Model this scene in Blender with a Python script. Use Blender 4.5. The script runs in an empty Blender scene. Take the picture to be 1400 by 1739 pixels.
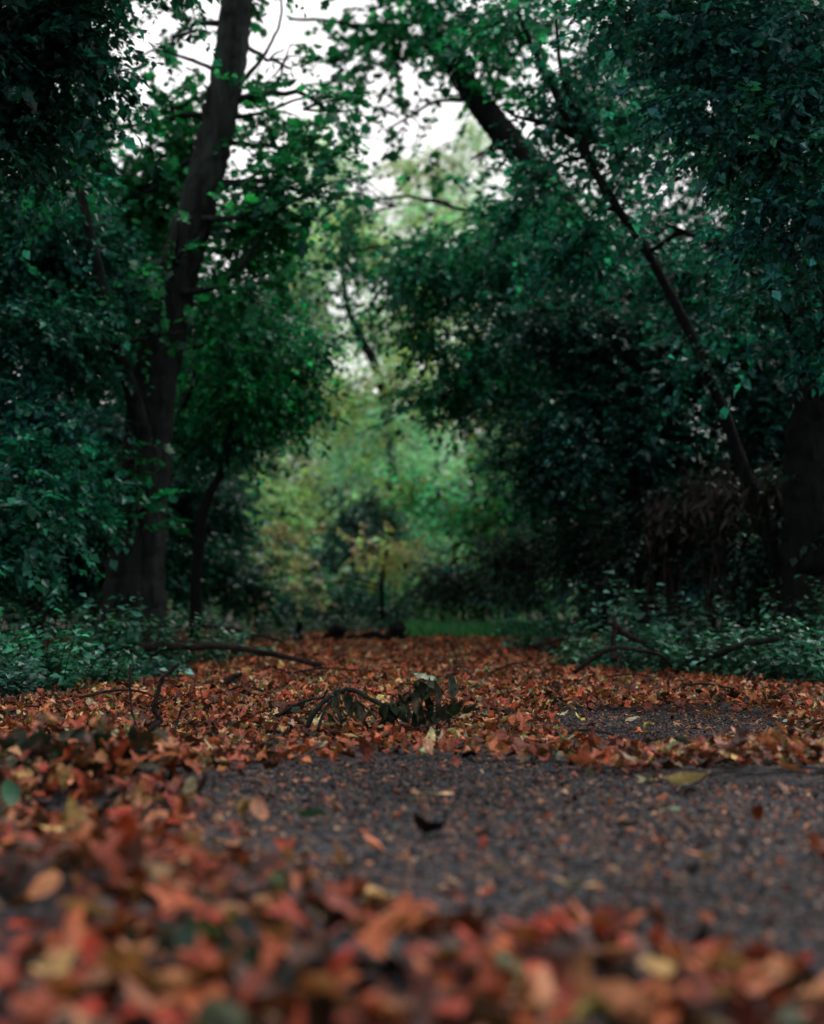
import bpy, math, random
import numpy as np
from mathutils import Vector

rng = np.random.default_rng(7)
random.seed(7)
SC = bpy.context.scene
COL = SC.collection
F, CX, CY, CAMH = 2400.0, 700.0, 869.5, 0.55
PITCH = math.atan((1012 - CY) / F)
cp, sp = math.cos(PITCH), math.sin(PITCH)

# ------------------------------------------------------------------ helpers
def P(px, py, d):
    """world point at forward distance d along the sight line of a place in the photograph"""
    x, y = (px - CX) / F, (CY - py) / F
    dx, dy, dz = x, cp - y * sp, sp + y * cp
    k = d / dy
    return np.array([dx * k, d, CAMH + dz * k])

def G(px, py):
    """ground point"""
    x, y = (px - CX) / F, (CY - py) / F
    dx, dy, dz = x, cp - y * sp, sp + y * cp
    k = -CAMH / dz
    return np.array([dx * k, dy * k, 0.0])

def new_mesh(name, verts, face_sets, mats, col=None, matidx=None, smooth=False, parent=None, origin=None):
    """face_sets: list of (N,k) int arrays"""
    verts = np.asarray(verts, dtype=np.float64)
    if origin is not None:
        verts = verts - np.asarray(origin)
    me = bpy.data.meshes.new(name)
    me.vertices.add(len(verts))
    me.vertices.foreach_set('co', verts.astype(np.float32).ravel())
    loops = np.concatenate([f.ravel() for f in face_sets]).astype(np.int32)
    tot = np.concatenate([np.full(len(f), f.shape[1]) for f in face_sets]).astype(np.int32)
    start = np.concatenate([[0], np.cumsum(tot)[:-1]]).astype(np.int32)
    me.loops.add(len(loops)); me.loops.foreach_set('vertex_index', loops)
    me.polygons.add(len(tot))
    me.polygons.foreach_set('loop_start', start)
    me.polygons.foreach_set('loop_total', tot)
    if matidx is not None:
        me.polygons.foreach_set('material_index', np.asarray(matidx, dtype=np.int32))
    me.polygons.foreach_set('use_smooth', np.full(len(tot), smooth))
    if not isinstance(mats, (list, tuple)): mats = [mats]
    for m in mats: me.materials.append(m)
    me.update(calc_edges=True)
    if col is not None:
        at = me.attributes.new('col', 'FLOAT_COLOR', 'POINT')
        c4 = np.ones((len(verts), 4), dtype=np.float32); c4[:, :3] = col
        at.data.foreach_set('color', c4.ravel())
    o = bpy.data.objects.new(name, me)
    COL.objects.link(o)
    if parent is not None: o.parent = parent
    elif origin is not None: o.location = origin
    return o

def tag(o, label=None, cat=None, group=None, kind=None):
    if label: o['label'] = label
    if cat: o['category'] = cat
    if group: o['group'] = group
    if kind: o['kind'] = kind
    return o

def empty(name, loc, label, cat, group=None):
    o = bpy.data.objects.new(name, None); COL.objects.link(o)
    o.location = loc; o.empty_display_size = 0.2
    return tag(o, label, cat, group)

class Geo:
    """collects pieces of geometry with colours and material indices"""
    def __init__(s): s.v, s.f, s.c, s.m, s.n = [], [], [], [], 0
    def add(s, verts, faces, col=None, mi=0):
        verts = np.asarray(verts, float)
        s.v.append(verts)
        for f in faces:
            s.f.append(np.asarray(f) + s.n); s.m.append(np.full(len(f), mi))
        c = np.ones((len(verts), 3)) * (0.1 if col is None else np.asarray(col))
        s.c.append(c); s.n += len(verts)
    def build(s, name, mats, parent=None, origin=None, smooth=False):
        return new_mesh(name, np.concatenate(s.v), s.f, mats, np.concatenate(s.c), np.concatenate(s.m), smooth, parent, origin)

def resample(pts, n):
    pts = np.asarray(pts, float)
    if len(pts) == 2:
        t = np.linspace(0, 1, n)[:, None]; return pts[0] * (1 - t) + pts[1] * t
    k = len(pts); out = []
    for u in np.linspace(0, k - 1, n):
        i = min(int(u), k - 2); t = u - i
        p0 = pts[max(i - 1, 0)] if i > 0 else 2 * pts[0] - pts[1]
        p1, p2 = pts[i], pts[i + 1]
        p3 = pts[i + 2] if i + 2 < k else 2 * pts[-1] - pts[-2]
        out.append(.5 * ((2 * p1) + (-p0 + p2) * t + (2 * p0 - 5 * p1 + 4 * p2 - p3) * t * t + (-p0 + 3 * p1 - 3 * p2 + p3) * t ** 3))
    return np.array(out)

def tube(geo, pts, rad, sides=8, per=5, rough=0.06, wob=0.0, col=None, mi=0):
    pts = np.asarray(pts, float); rad = np.asarray(rad, float)
    if rad.ndim == 0: rad = np.full(len(pts), float(rad))
    n = max(2, (len(pts) - 1) * per + 1)
    q = resample(pts, n)
    r = np.interp(np.linspace(0, 1, n), np.linspace(0, 1, len(rad)), rad)
    if wob: q[1:-1] += rng.normal(0, wob, (n - 2, 3))
    t = np.gradient(q, axis=0); t /= np.linalg.norm(t, axis=1)[:, None] + 1e-9
    ref = np.array([0.31, 0.2, 0.05]) if abs(t[n // 2][2]) > .8 else np.array([0, 0, 1.])
    u = np.cross(t, ref); u /= np.linalg.norm(u, axis=1)[:, None] + 1e-9
    w = np.cross(t, u)
    a = np.linspace(0, 2 * np.pi, sides, endpoint=False)
    rr = r[:, None] * (1 + rng.normal(0, rough, (n, sides)))
    v = q[:, None, :] + rr[..., None] * (np.cos(a)[None, :, None] * u[:, None, :] + np.sin(a)[None, :, None] * w[:, None, :])
    v = v.reshape(-1, 3)
    i = np.arange(n - 1)[:, None] * sides; j = np.arange(sides)[None, :]; j2 = (j + 1) % sides
    f = np.stack([i + j, i + j2, i + sides + j2, i + sides + j], -1).reshape(-1, 4)
    ends = np.array([np.arange(sides)[::-1], np.arange(sides) + (n - 1) * sides])
    geo.add(v, [f, ends], col, mi)

# ------------------------------------------------------------------ materials
def nodes(name):
    m = bpy.data.materials.new(name); m.use_nodes = True
    nt = m.node_tree; nt.nodes.clear()
    return m, nt, nt.nodes, nt.links

def leaf_material(name, rough=.42, trans=.35, spec=.5, bump=.25, scale=60., blot=.45, tint=(1, 1, 1)):
    m, nt, N, L = nodes(name)
    out = N.new('ShaderNodeOutputMaterial')
    at = N.new('ShaderNodeAttribute'); at.attribute_name = 'col'
    tc = N.new('ShaderNodeTexCoord')
    nz = N.new('ShaderNodeTexNoise'); nz.inputs['Scale'].default_value = scale; nz.inputs['Detail'].default_value = 3
    L.new(tc.outputs['Object'], nz.inputs['Vector'])
    mr = N.new('ShaderNodeMapRange'); mr.inputs[1].default_value = .3; mr.inputs[2].default_value = .7
    mr.inputs[3].default_value = 1 - blot; mr.inputs[4].default_value = 1 + blot
    L.new(nz.outputs['Fac'], mr.inputs[0])
    mx = N.new('ShaderNodeMix'); mx.data_type = 'RGBA'; mx.blend_type = 'MULTIPLY'; mx.inputs[0].default_value = 1
    L.new(at.outputs['Color'], mx.inputs[6]); L.new(mr.outputs[0], mx.inputs[7])
    pb = N.new('ShaderNodeBsdfPrincipled')
    pb.inputs['Roughness'].default_value = rough; pb.inputs['Specular IOR Level'].default_value = spec; pb.inputs['Specular Tint'].default_value = (*tint, 1)
    L.new(mx.outputs[2], pb.inputs['Base Color'])
    bp = N.new('ShaderNodeBump'); bp.inputs['Strength'].default_value = bump; bp.inputs['Distance'].default_value = .01
    L.new(nz.outputs['Fac'], bp.inputs['Height']); L.new(bp.outputs[0], pb.inputs['Normal'])
    last = pb
    if trans:
        tr = N.new('ShaderNodeBsdfTranslucent')
        tm = N.new('ShaderNodeMix'); tm.data_type = 'RGBA'; tm.blend_type = 'MULTIPLY'; tm.inputs[0].default_value = 1
        tm.inputs[7].default_value = (.8, 1.7, .9, 1)
        L.new(mx.outputs[2], tm.inputs[6]); L.new(tm.outputs[2], tr.inputs['Color'])
        ms = N.new('ShaderNodeMixShader'); ms.inputs[0].default_value = trans
        L.new(pb.outputs[0], ms.inputs[1]); L.new(tr.outputs[0], ms.inputs[2]); last = ms
    L.new(last.outputs[0], out.inputs[0])
    return m

def bark_material(name, c1, c2, scale=14., bump=.6):
    m, nt, N, L = nodes(name)
    out = N.new('ShaderNodeOutputMaterial'); pb = N.new('ShaderNodeBsdfPrincipled')
    tc = N.new('ShaderNodeTexCoord'); mp = N.new('ShaderNodeMapping'); mp.inputs['Scale'].default_value = (1, 1, .22)
    L.new(tc.outputs['Object'], mp.inputs[0])
    nz = N.new('ShaderNodeTexNoise'); nz.inputs['Scale'].default_value = scale; nz.inputs['Detail'].default_value = 8; nz.inputs['Roughness'].default_value = .7
    L.new(mp.outputs[0], nz.inputs['Vector'])
    vo = N.new('ShaderNodeTexVoronoi'); vo.inputs['Scale'].default_value = scale * 1.6; vo.feature = 'DISTANCE_TO_EDGE'
    L.new(mp.outputs[0], vo.inputs['Vector'])
    cr = N.new('ShaderNodeValToRGB'); cr.color_ramp.elements[0].position = .35; cr.color_ramp.elements[1].position = .68
    cr.color_ramp.elements[0].color = (*c1, 1); cr.color_ramp.elements[1].color = (*c2, 1)
    L.new(nz.outputs['Fac'], cr.inputs[0]); L.new(cr.outputs[0], pb.inputs['Base Color'])
    ad = N.new('ShaderNodeMath'); ad.operation = 'ADD'; L.new(nz.outputs['Fac'], ad.inputs[0]); L.new(vo.outputs['Distance'], ad.inputs[1])
    bp = N.new('ShaderNodeBump'); bp.inputs['Strength'].default_value = bump; bp.inputs['Distance'].default_value = .04
    L.new(ad.outputs[0], bp.inputs['Height']); L.new(bp.outputs[0], pb.inputs['Normal'])
    pb.inputs['Roughness'].default_value = .85; pb.inputs['Specular IOR Level'].default_value = .12
    L.new(pb.outputs[0], out.inputs[0])
    return m

M_LEAF = leaf_material('green_leaf', rough=.30, trans=.44, spec=.34, bump=.1, tint=(.55, .95, .9))
M_PLANT = leaf_material('plant_leaf', rough=.34, trans=.25, spec=.36, bump=.1, tint=(.6, .95, .9))
M_WILT = leaf_material('wilted_leaf', rough=.55, trans=.1, spec=.12)
M_LITTER = leaf_material('dead_leaf', rough=.5, trans=.12, spec=.16, bump=.5, scale=90, blot=.45)
M_BARK = bark_material('bark', (.0012, .0018, .002), (.006, .0075, .0075), 12, 1.0)
M_BARKG = bark_material('grey_bark', (.0016, .0026, .0026), (.020, .030, .027), 8, 1.0)
M_STICK = bark_material('stick_bark', (.006, .005, .005), (.035, .026, .022), 60)

def asphalt():
    m, nt, N, L = nodes('asphalt')
    out = N.new('ShaderNodeOutputMaterial'); pb = N.new('ShaderNodeBsdfPrincipled')
    tc = N.new('ShaderNodeTexCoord')
    vo = N.new('ShaderNodeTexVoronoi'); vo.inputs['Scale'].default_value = 95
    L.new(tc.outputs['Object'], vo.inputs['Vector'])
    sep = N.new('ShaderNodeSeparateColor'); L.new(vo.outputs['Color'], sep.inputs[0])
    cr = N.new('ShaderNodeValToRGB'); e = cr.color_ramp.elements
    e[0].position = 0; e[0].color = (.008, .011, .016, 1); e[1].position = 1; e[1].color = (.16, .10, .075, 1)
    for p, c in ((.5, (.016, .022, .032, 1)), (.78, (.034, .040, .05, 1)), (.88, (.09, .055, .042, 1))):
        q = e.new(p); q.color = c
    L.new(sep.outputs[0], cr.inputs[0])
    nz = N.new('ShaderNodeTexNoise'); nz.inputs['Scale'].default_value = 3.0; nz.inputs['Detail'].default_value = 6
    L.new(tc.outputs['Object'], nz.inputs['Vector'])
    mr = N.new('ShaderNodeMapRange'); mr.inputs[1].default_value = .3; mr.inputs[2].default_value = .7; mr.inputs[3].default_value = .6; mr.inputs[4].default_value = 1.35
    L.new(nz.outputs['Fac'], mr.inputs[0])
    mx = N.new('ShaderNodeMix'); mx.data_type = 'RGBA'; mx.blend_type = 'MULTIPLY'; mx.inputs[0].default_value = 1
    L.new(cr.outputs[0], mx.inputs[6]); L.new(mr.outputs[0], mx.inputs[7]); L.new(mx.outputs[2], pb.inputs['Base Color'])
    bp = N.new('ShaderNodeBump'); bp.inputs['Strength'].default_value = .9; bp.inputs['Distance'].default_value = .012; bp.invert = True
    L.new(vo.outputs['Distance'], bp.inputs['Height']); L.new(bp.outputs[0], pb.inputs['Normal'])
    pb.inputs['Roughness'].default_value = .7; pb.inputs['Specular IOR Level'].default_value = .2
    L.new(pb.outputs[0], out.inputs[0])
    return m

def soil():
    m, nt, N, L = nodes('forest_soil')
    out = N.new('ShaderNodeOutputMaterial'); pb = N.new('ShaderNodeBsdfPrincipled')
    tc = N.new('ShaderNodeTexCoord')
    nz = N.new('ShaderNodeTexNoise'); nz.inputs['Scale'].default_value = 9; nz.inputs['Detail'].default_value = 9; nz.inputs['Roughness'].default_value = .7
    L.new(tc.outputs['Object'], nz.inputs['Vector'])
    cr = N.new('ShaderNodeValToRGB'); e = cr.color_ramp.elements
    e[0].position = .3; e[0].color = (.010, .008, .006, 1); e[1].position = .72; e[1].color = (.09, .04, .024, 1)
    q = e.new(.5); q.color = (.03, .02, .013, 1)
    L.new(nz.outputs['Fac'], cr.inputs[0]); L.new(cr.outputs[0], pb.inputs['Base Color'])
    bp = N.new('ShaderNodeBump'); bp.inputs['Strength'].default_value = .8; bp.inputs['Distance'].default_value = .05
    L.new(nz.outputs['Fac'], bp.inputs['Height']); L.new(bp.outputs[0], pb.inputs['Normal'])
    pb.inputs['Roughness'].default_value = .9
    L.new(pb.outputs[0], out.inputs[0])
    return m
M_GRIT = leaf_material('grit', rough=.7, trans=0, spec=.2, scale=200, blot=.3)
M_ASPHALT, M_SOIL = asphalt(), soil()

# ------------------------------------------------------------------ setting
def grid_sheet(name, xs, ys, zf, mat):
    X, Y = np.meshgrid(xs, ys)
    v = np.stack([X, Y, zf(X, Y)], -1).reshape(-1, 3)
    nx, ny = len(xs), len(ys)
    i = np.arange(ny - 1)[:, None] * nx + np.arange(nx - 1)[None, :]
    f = np.stack([i, i + 1, i + nx + 1, i + nx], -1).reshape(-1, 4)
    return tag(new_mesh(name, v, [f], mat, smooth=True), kind='structure')

def far_axis(near, far, n):
    a = near * (far / near) ** np.linspace(0, 1, n); return a
xs = np.concatenate([-far_axis(2.9, 600, 40)[::-1], np.linspace(-2.7, 2.7, 12), far_axis(2.9, 600, 40)])
ys = np.concatenate([np.linspace(-30, 2, 12), far_axis(3, 900, 70)])
def ground_z(X, Y):
    side = np.clip((np.abs(X) - 2.9) / 6, 0, 1)
    bumps = .10 * np.sin(X * 1.3 + .4 * Y) * np.sin(Y * .7 + 1) + .05 * np.sin(3.1 * X) * np.sin(2.3 * Y)
    far = np.clip((Y - 24) / 8, 0, 1)
    return -.03 + side * (.12 + bumps) + far * (.1 + bumps * .5) * (1 - side)
grid_sheet('ground', xs, ys, ground_z, M_SOIL)
grid_sheet('path', np.linspace(-2.55, 2.75, 18), np.linspace(-6, 21, 90),
           lambda X, Y: .012 * np.cos(X * .55) - .012 + .003 * np.sin(X * 2 + Y), M_ASPHALT)

# ------------------------------------------------------------------ leaf litter
def world_poly(pts): return np.array([G(x, y)[:2] for x, y in pts])
BARE = [world_poly([(300, 1400), (330, 1345), (420, 1308), (560, 1298), (760, 1292), (950, 1300), (1080, 1326), (1250, 1332), (1420, 1338), (1700, 1340),
                    (1750, 1715), (1420, 1695), (1300, 1665), (1120, 1620), (900, 1612), (740, 1612), (650, 1545), (520, 1520), (420, 1490), (320, 1450)]),
        world_poly([(915, 1238), (950, 1206), (1080, 1211), (1220, 1205), (1340, 1220), (1350, 1262), (1210, 1274), (1080, 1279), (950, 1268)]),
        world_poly([(640, 1136), (760, 1128), (840, 1134), (800, 1142), (690, 1143)])]
def inside(poly, p):
    x, y = p[:, 0], p[:, 1]; c = np.zeros(len(p), bool)
    for i in range(len(poly)):
        x1, y1 = poly[i]; x2, y2 = poly[i - 1]
        hit = (y1 > y) != (y2 > y)
        with np.errstate(divide='ignore', invalid='ignore'):
            c ^= hit & (x < (x2 - x1) * (y - y1) / (y2 - y1 + 1e-12) + x1)
    return c

# little heaps of leaves: (px, py, radius m across, radius m in depth, height m)
HEAPS = [(150, 1345, .42, .30, .09), (40, 1330, .35, .35, .10), (1190, 1330, .38, .13, .07), (1340, 1325, .28, .15, .075), (780, 1300, .25, .10, .02),
         (640, 1225, .45, .18, .05), (250, 1545, .25, .22, .05), (380, 1690, .3, .2, .04), (1250, 1720, .4, .15, .02),
         (80, 1560, .4, .3, .05), (700, 1650, .3, .2, .03), (200, 1210, .6, .5, .04), (1150, 1200, .6, .4, .02)]
HC = [(*G(a, b)[:2], rx, ry, h) for a, b, rx, ry, h in HEAPS]
def heap_z(p):
    z = np.zeros(len(p))
    for x, y, rx, ry, h in HC:
        z += h * np.exp(-(((p[:, 0] - x) / rx) ** 2 + ((p[:, 1] - y) / ry) ** 2))
    return z

DEAD = np.array([(.36, .085, .035), (.30, .062, .028), (.22, .045, .024), (.42, .14, .06), (.45, .20, .10), (.15, .040, .022),
                 (.070, .026, .017), (.030, .016, .012), (.36, .19, .06), (.30, .24, .15), (.05, .07, .035), (.15, .18, .12)])
DEADP = np.array([.13, .12, .12, .11, .10, .14, .13, .09, .03, .03, .015, .012]); DEADP = DEADP / DEADP.sum()

NR, NCc = 6, 3
T = np.linspace(0, 1, NR); U = np.array([-1, 0, 1.])
OVAL = np.sin(np.pi * T ** .85) ** .8; OVAL[0] = .04; OVAL[-1] = .02
GF = np.array([[r * NCc + c, r * NCc + c + 1, (r + 1) * NCc + c + 1, (r + 1) * NCc + c] for r in range(NR - 1) for c in range(NCc - 1)])
def oval_leaves(n, size, asp, k1, k2, wv):
    """local coordinates, (n, 18, 3): long pointed leaves, curled along (k1) and across (k2)"""
    t = T[None, :, None] * np.ones((n, 1, NCc)); u = U[None, None, :] * np.ones((n, NR, 1))
    ph = rng.uniform(0, 6.3, (n, 1, 1)); ph2 = rng.uniform(0, 6.3, (n, 1, 1))
    w = OVAL[None, :, None] * asp[:, None, None] * .5 * (1 + .15 * np.sin(9 * t + ph2 + 2 * u))
    x = u * w * np.cos(k2[:, None, None] * np.abs(u)); y = t - .5
    z = k1[:, None, None] * (y * y * 4 - .4) * .28 + k2[:, None, None] * np.abs(u) * w * .9 + wv[:, None, None] * np.sin(7 * t + ph + 1.5 * u) * .05
    y = y * (1 - .25 * np.abs(k1[:, None, None]))
    return np.stack([x, y, z], -1).reshape(n, -1, 3) * size[:, None, None], GF
LOBE = np.array([.20, .55, .62, .40, .78, .95, .52, .72, 1.0, .72, .52, .95, .78, .40, .62, .55])
LF = np.array([[0, 1 + i, 1 + (i + 1) % 16] for i in range(16)])
def lobed_leaves(n, size, asp, k1, k2, wv):
    a = -np.pi / 2 + np.arange(16) * 2 * np.pi / 16
    r = LOBE[None] * (1 + rng.normal(0, .10, (n, 16)))
    x = np.cos(a)[None] * r * .5 * (.75 + .5 * asp[:, None]); y = np.sin(a)[None] * r * .5
    x = np.concatenate([np.zeros((n, 1)), x], 1); y = np.concatenate([np.full((n, 1), -.05), y], 1)
    rr = np.concatenate([np.zeros((n, 1)), r], 1); aa = np.concatenate([[0], a])
    z = k1[:, None] * y * y * 1.1 + k2[:, None] * np.abs(x) * .7 + wv[:, None] * rr * .16 * np.sin(aa[None] * 3 + rng.uniform(0, 6.3, (n, 1))) - .05 * k1[:, None]
    return np.stack([x, y, z], -1) * size[:, None, None], LF

def rot(yaw, pitch, roll):
    cy, sy, cq, sq, cr, sr = np.cos(yaw), np.sin(yaw), np.cos(pitch), np.sin(pitch), np.cos(roll), np.sin(roll)
    Z = np.zeros_like(cy); O = np.ones_like(cy)
    Rz = np.stack([cy, -sy, Z, sy, cy, Z, Z, Z, O], -1).reshape(-1, 3, 3)
    Rx = np.stack([O, Z, Z, Z, cq, -sq, Z, sq, cq], -1).reshape(-1, 3, 3)
    Ry = np.stack([cr, Z, sr, Z, O, Z, -sr, Z, cr], -1).reshape(-1, 3, 3)
    return Rz @ Rx @ Ry

def litter_colour(n, p):
    ci = rng.choice(len(DEAD), n, p=DEADP)
    c = DEAD[ci] * rng.lognormal(.06, .45, (n, 1)) * (1 + rng.normal(0, .06, (n, 3)))
    return np.clip(c, .004, .46)

def place_leaves(p, base_z, size, tilt, lobed, col, geo):
    n = len(p)
    asp = rng.uniform(.35, .62, n); k1 = rng.normal(.15, .75, n); k2 = rng.normal(.35, .55, n); wv = rng.uniform(0, 1.2, n)
    v, f = (lobed_leaves if lobed else oval_leaves)(n, size, asp, k1, k2, wv)
    R = rot(rng.uniform(0, 6.28, n), rng.normal(0, tilt, n), rng.normal(0, tilt, n))
    v = np.einsum('nij,nkj->nki', R, v)
    v[..., 2] -= np.minimum(v[..., 2].min(1, keepdims=True), 0) * .85
    v += np.concatenate([p[:, :2], base_z[:, None]], 1)[:, None, :]
    k = v.shape[1]
    tint = col[:, None, :] * (1 + .26 * rng.normal(0, 1, (n, k, 1)))
    ff = (f[None] + (np.arange(n) * k)[:, None, None]).reshape(-1, f.shape[1])
    geo.add(v.reshape(-1, 3), [ff], np.clip(tint, .003, .8).reshape(-1, 3))

def litter_points(y0, y1, dens, margin):
    wmax = .30 * y1 + margin
    n = int((y1 - y0) * 2 * wmax * dens)
    p = np.stack([rng.uniform(-wmax, wmax, n), rng.uniform(y0, y1, n)], 1)
    return p[np.abs(p[:, 0]) < .30 * p[:, 1] + margin]

litter = Geo()
BANDS = [(.9, 1.7, 700, .8, .066, .42), (1.7, 2.7, 760, .8, .064, .42), (2.7, 5.0, 1000, .8, .053, .45), (5.0, 8.0, 1500, .9, .043, .42),
         (8.0, 12., 1100, 1.0, .045, .42), (12., 20.5, 560, 1.4, .056, .42)]
for y0, y1, dens, mg, sz, tilt in BANDS:
    p = litter_points(y0, y1, dens, mg)
    jit = p + rng.normal(0, 1, p.shape) * rng.choice([.03, .07, .18], (len(p), 1), p=[.5, .35, .15])
    bare = inside(BARE[0], jit) | inside(BARE[1], jit)
    thin = inside(BARE[2], jit)
    keep = np.where(bare, rng.random(len(p)) < .016, np.where(thin, rng.random(len(p)) < .35, True))
    off = np.abs(p[:, 0] - .1) > 2.75
    keep &= ~off | (rng.random(len(p)) < .55)
    # patchiness: thinner and thicker drifts
    dr = np.sin(p[:, 0] * 2.1 + 1.3 * np.sin(p[:, 1] * .9)) * np.sin(p[:, 1] * 1.7 + p[:, 0])
    keep &= rng.random(len(p)) < np.clip(.80 + .3 * dr, .5, 1)
    p = p[keep]; bare = bare[keep]; n = len(p)
    size = sz * np.clip(rng.lognormal(0, .36, n), .35, 1.6); col = litter_colour(n, p)
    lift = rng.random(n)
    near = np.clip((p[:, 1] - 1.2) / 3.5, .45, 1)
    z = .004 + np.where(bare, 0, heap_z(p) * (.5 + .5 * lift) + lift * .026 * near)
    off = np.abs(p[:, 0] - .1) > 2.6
    col = col * (.28 + .80 * lift ** .8 + .15 * np.clip((p[:, 1] - 7) / 6, 0, 1))[:, None]          # older, wetter leaves underneath, darkened further to paint shaded gaps
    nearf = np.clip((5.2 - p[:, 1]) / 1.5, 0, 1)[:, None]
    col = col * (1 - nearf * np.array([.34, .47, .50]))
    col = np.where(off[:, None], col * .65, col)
    lob = rng.random(n) < .38
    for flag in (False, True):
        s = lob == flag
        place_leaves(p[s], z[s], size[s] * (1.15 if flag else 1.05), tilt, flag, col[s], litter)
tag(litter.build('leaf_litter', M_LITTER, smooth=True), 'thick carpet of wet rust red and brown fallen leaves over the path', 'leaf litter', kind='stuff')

# crumbs of leaf and grit on the bare asphalt
crumbs = Geo()
n = 150000
p = np.stack([rng.uniform(-1.6, 3.2, n), rng.uniform(2.1, 7.2, n)], 1)
p = p[inside(BARE[0], p + rng.normal(0, .08, p.shape)) | inside(BARE[1], p + rng.normal(0, .08, p.shape))]
n = len(p)
OCT = np.array([(1, 0, 0), (0, 1, 0), (-1, 0, 0), (0, -1, 0), (0, 0, 1), (0, 0, -.6)], float)
OCF = np.array([(0, 1, 4), (1, 2, 4), (2, 3, 4), (3, 0, 4), (1, 0, 5), (2, 1, 5), (3, 2, 5), (0, 3, 5)])
def pebbles(p, med, sg, flat, CC, PR):
    n = len(p); sz = rng.lognormal(math.log(med), sg, n)
    v = OCT[None] * (sz[:, None, None] * .5) * np.stack([rng.uniform(.7, 1.3, n), rng.uniform(.7, 1.3, n), rng.uniform(*flat, n)], 1)[:, None]
    v = v + rng.normal(0, .12, v.shape) * sz[:, None, None]
    v = np.einsum('nij,nkj->nki', rot(rng.uniform(0, 6.3, n), rng.normal(0, .4, n), rng.normal(0, .4, n)), v)
    v += np.stack([p[:, 0], p[:, 1], sz * .22], 1)[:, None]
    damp = .95 + .4 * np.sin(p[:, 0] * 2.3 + 1.7 * np.sin(p[:, 1] * 1.1)) * np.sin(p[:, 1] * 1.9 + .8 * p[:, 0])
    cc = np.repeat(np.array(CC)[rng.choice(len(CC), n, p=PR)] * rng.uniform(.55, 1.25, (n, 1)) * damp[:, None], 6, 0)
    return v.reshape(-1, 3), [(OCF[None] + (np.arange(n) * 6)[:, None, None]).reshape(-1, 3)], cc
grit = Geo()
grit.add(*pebbles(p, .0088, .35, (.35, .85), [(.010, .016, .022), (.020, .029, .037), (.042, .050, .056), (.085, .060, .047), (.18, .115, .082)], [.32, .28, .15, .15, .10]))
tag(grit.build('path_gravel', M_GRIT), 'coarse dark grit standing out of the worn asphalt surface', 'gravel', kind='stuff')
p = p[rng.permutation(n)[:int(n * .36)]]
crumbs.add(*pebbles(p, .0078, .45, (.2, .7), [(.34, .16, .09), (.24, .075, .04), (.13, .06, .04), (.40, .26, .16), (.30, .08, .035)], [.25, .25, .25, .10, .15]))
tag(crumbs.build('leaf_crumbs', M_LITTER), 'brown crumbs of broken leaf and grit over the bare asphalt', 'leaf crumbs', kind='stuff')

# ------------------------------------------------------------------ single fallen leaves
def single_leaf(name, loc, size, asp, yaw, pitch, roll, col, k1=.2, k2=.3, lobed=False, z=.02, label=None, cat='fallen leaf', group=None, mat=None):
    one = np.ones(1)
    v, f = (lobed_leaves if lobed else oval_leaves)(1, one * size, one * asp, one * k1, one * k2, one * .6)
    v = np.einsum('nij,nkj->nki', rot(one * yaw, one * pitch, one * roll), v)[0]
    v[:, 2] -= v[:, 2].min()
    tint = np.clip(np.array(col)[None] * (1 + .15 * rng.normal(0, 1, (len(v), 1))), .003, .8)
    o = new_mesh(name, v, [f], mat or M_LITTER, tint, smooth=True)
    o.location = (loc[0], loc[1], z)
    return tag(o, label, cat, group)

R = math.radians
def gl(px, py, *a, **k): return single_leaf('fallen_leaf', G(px, py), *a, **k)
gl(1165, 1347, .16, .34, R(84), R(-6), R(42), (.46, .25, .14), .5, .2, label='long pale tan leaf lying alone on the bare asphalt at the right')
gl(985, 1312, .15, .35, R(70), R(12), R(40), (.33, .075, .04), .5, .5, label='curled red leaf at the far edge of the bare asphalt, right of centre')
gl(450, 1258, .075, .6, R(40), R(10), R(0), (.22, .25, .19), .3, .2, label='pale grey green leaf on the red litter left of the wilted sprig')
gl(520, 1402, .13, .42, R(75), R(8), R(20), (.035, .075, .05), .5, .4, label='dark green leaf lying on the bare asphalt left of centre')
gl(1062, 1420, .085, .5, R(60), R(5), R(15), (.012, .018, .02), .4, .5, label='small blackish leaf lying on the bare asphalt right of centre')
gl(1140, 1390, .075, .5, R(95), R(5), R(5), (.13, .20, .12), .3, .2, label='small pale green leaf lying on the bare asphalt right of centre')
gl(440, 1405, .10, .5, R(15), R(35), R(15), (.24, .10, .05), .5, .4, label='brown leaf propped upright on the asphalt beside the red drift')
gl(632, 1460, .075, .6, R(50), R(30), R(20), (.42, .12, .06), .4, .5, label='orange leaf standing up at the near edge of the bare asphalt')
gl(625, 1545, .11, .5, R(80), R(12), R(0), (.42, .26, .10), .4, .3, label='mustard yellow leaf at the near edge of the asphalt', z=.02)
gl(300, 1402, .12, .45, R(85), R(8), R(-10), (.42, .15, .08), .3, .3, label='orange leaf jutting onto the asphalt from the left drift', z=.015)
gl(1190, 1475, .09, .5, R(75), R(8), R(10), (.28, .10, .06), .4, .3, label='brown leaf lying on the asphalt at the right, near the blurred front leaves')
gl(980, 1525, .09, .5, R(70), R(4), R(8), (.30, .18, .09), .4, .2, label='dull tan leaf on the asphalt just behind the blurred front leaves')
gl(735, 1362, .12, .16, R(88), R(2), R(0), (.40, .24, .13), .1, .2, label='thin straw coloured strip lying across the middle of the asphalt', cat='dry straw')
gl(930, 1150, .10, .45, R(80), R(8), R(10), (.42, .30, .17), .6, .5, label='swollen looking cream leaf on the litter by the right branches', z=.03)
gl(800, 1250, .11, .28, R(100), R(8), R(6), (.46, .30, .17), .3, .3, label='narrow straw coloured leaf right of the wilted sprig', z=.035)
gl(645, 1232, .085, .40, R(-50), R(-22), R(10), (.50, .16, .06), .4, .4, label='bright orange leaf hanging in front of the wilted sprig', z=.045)
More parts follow.
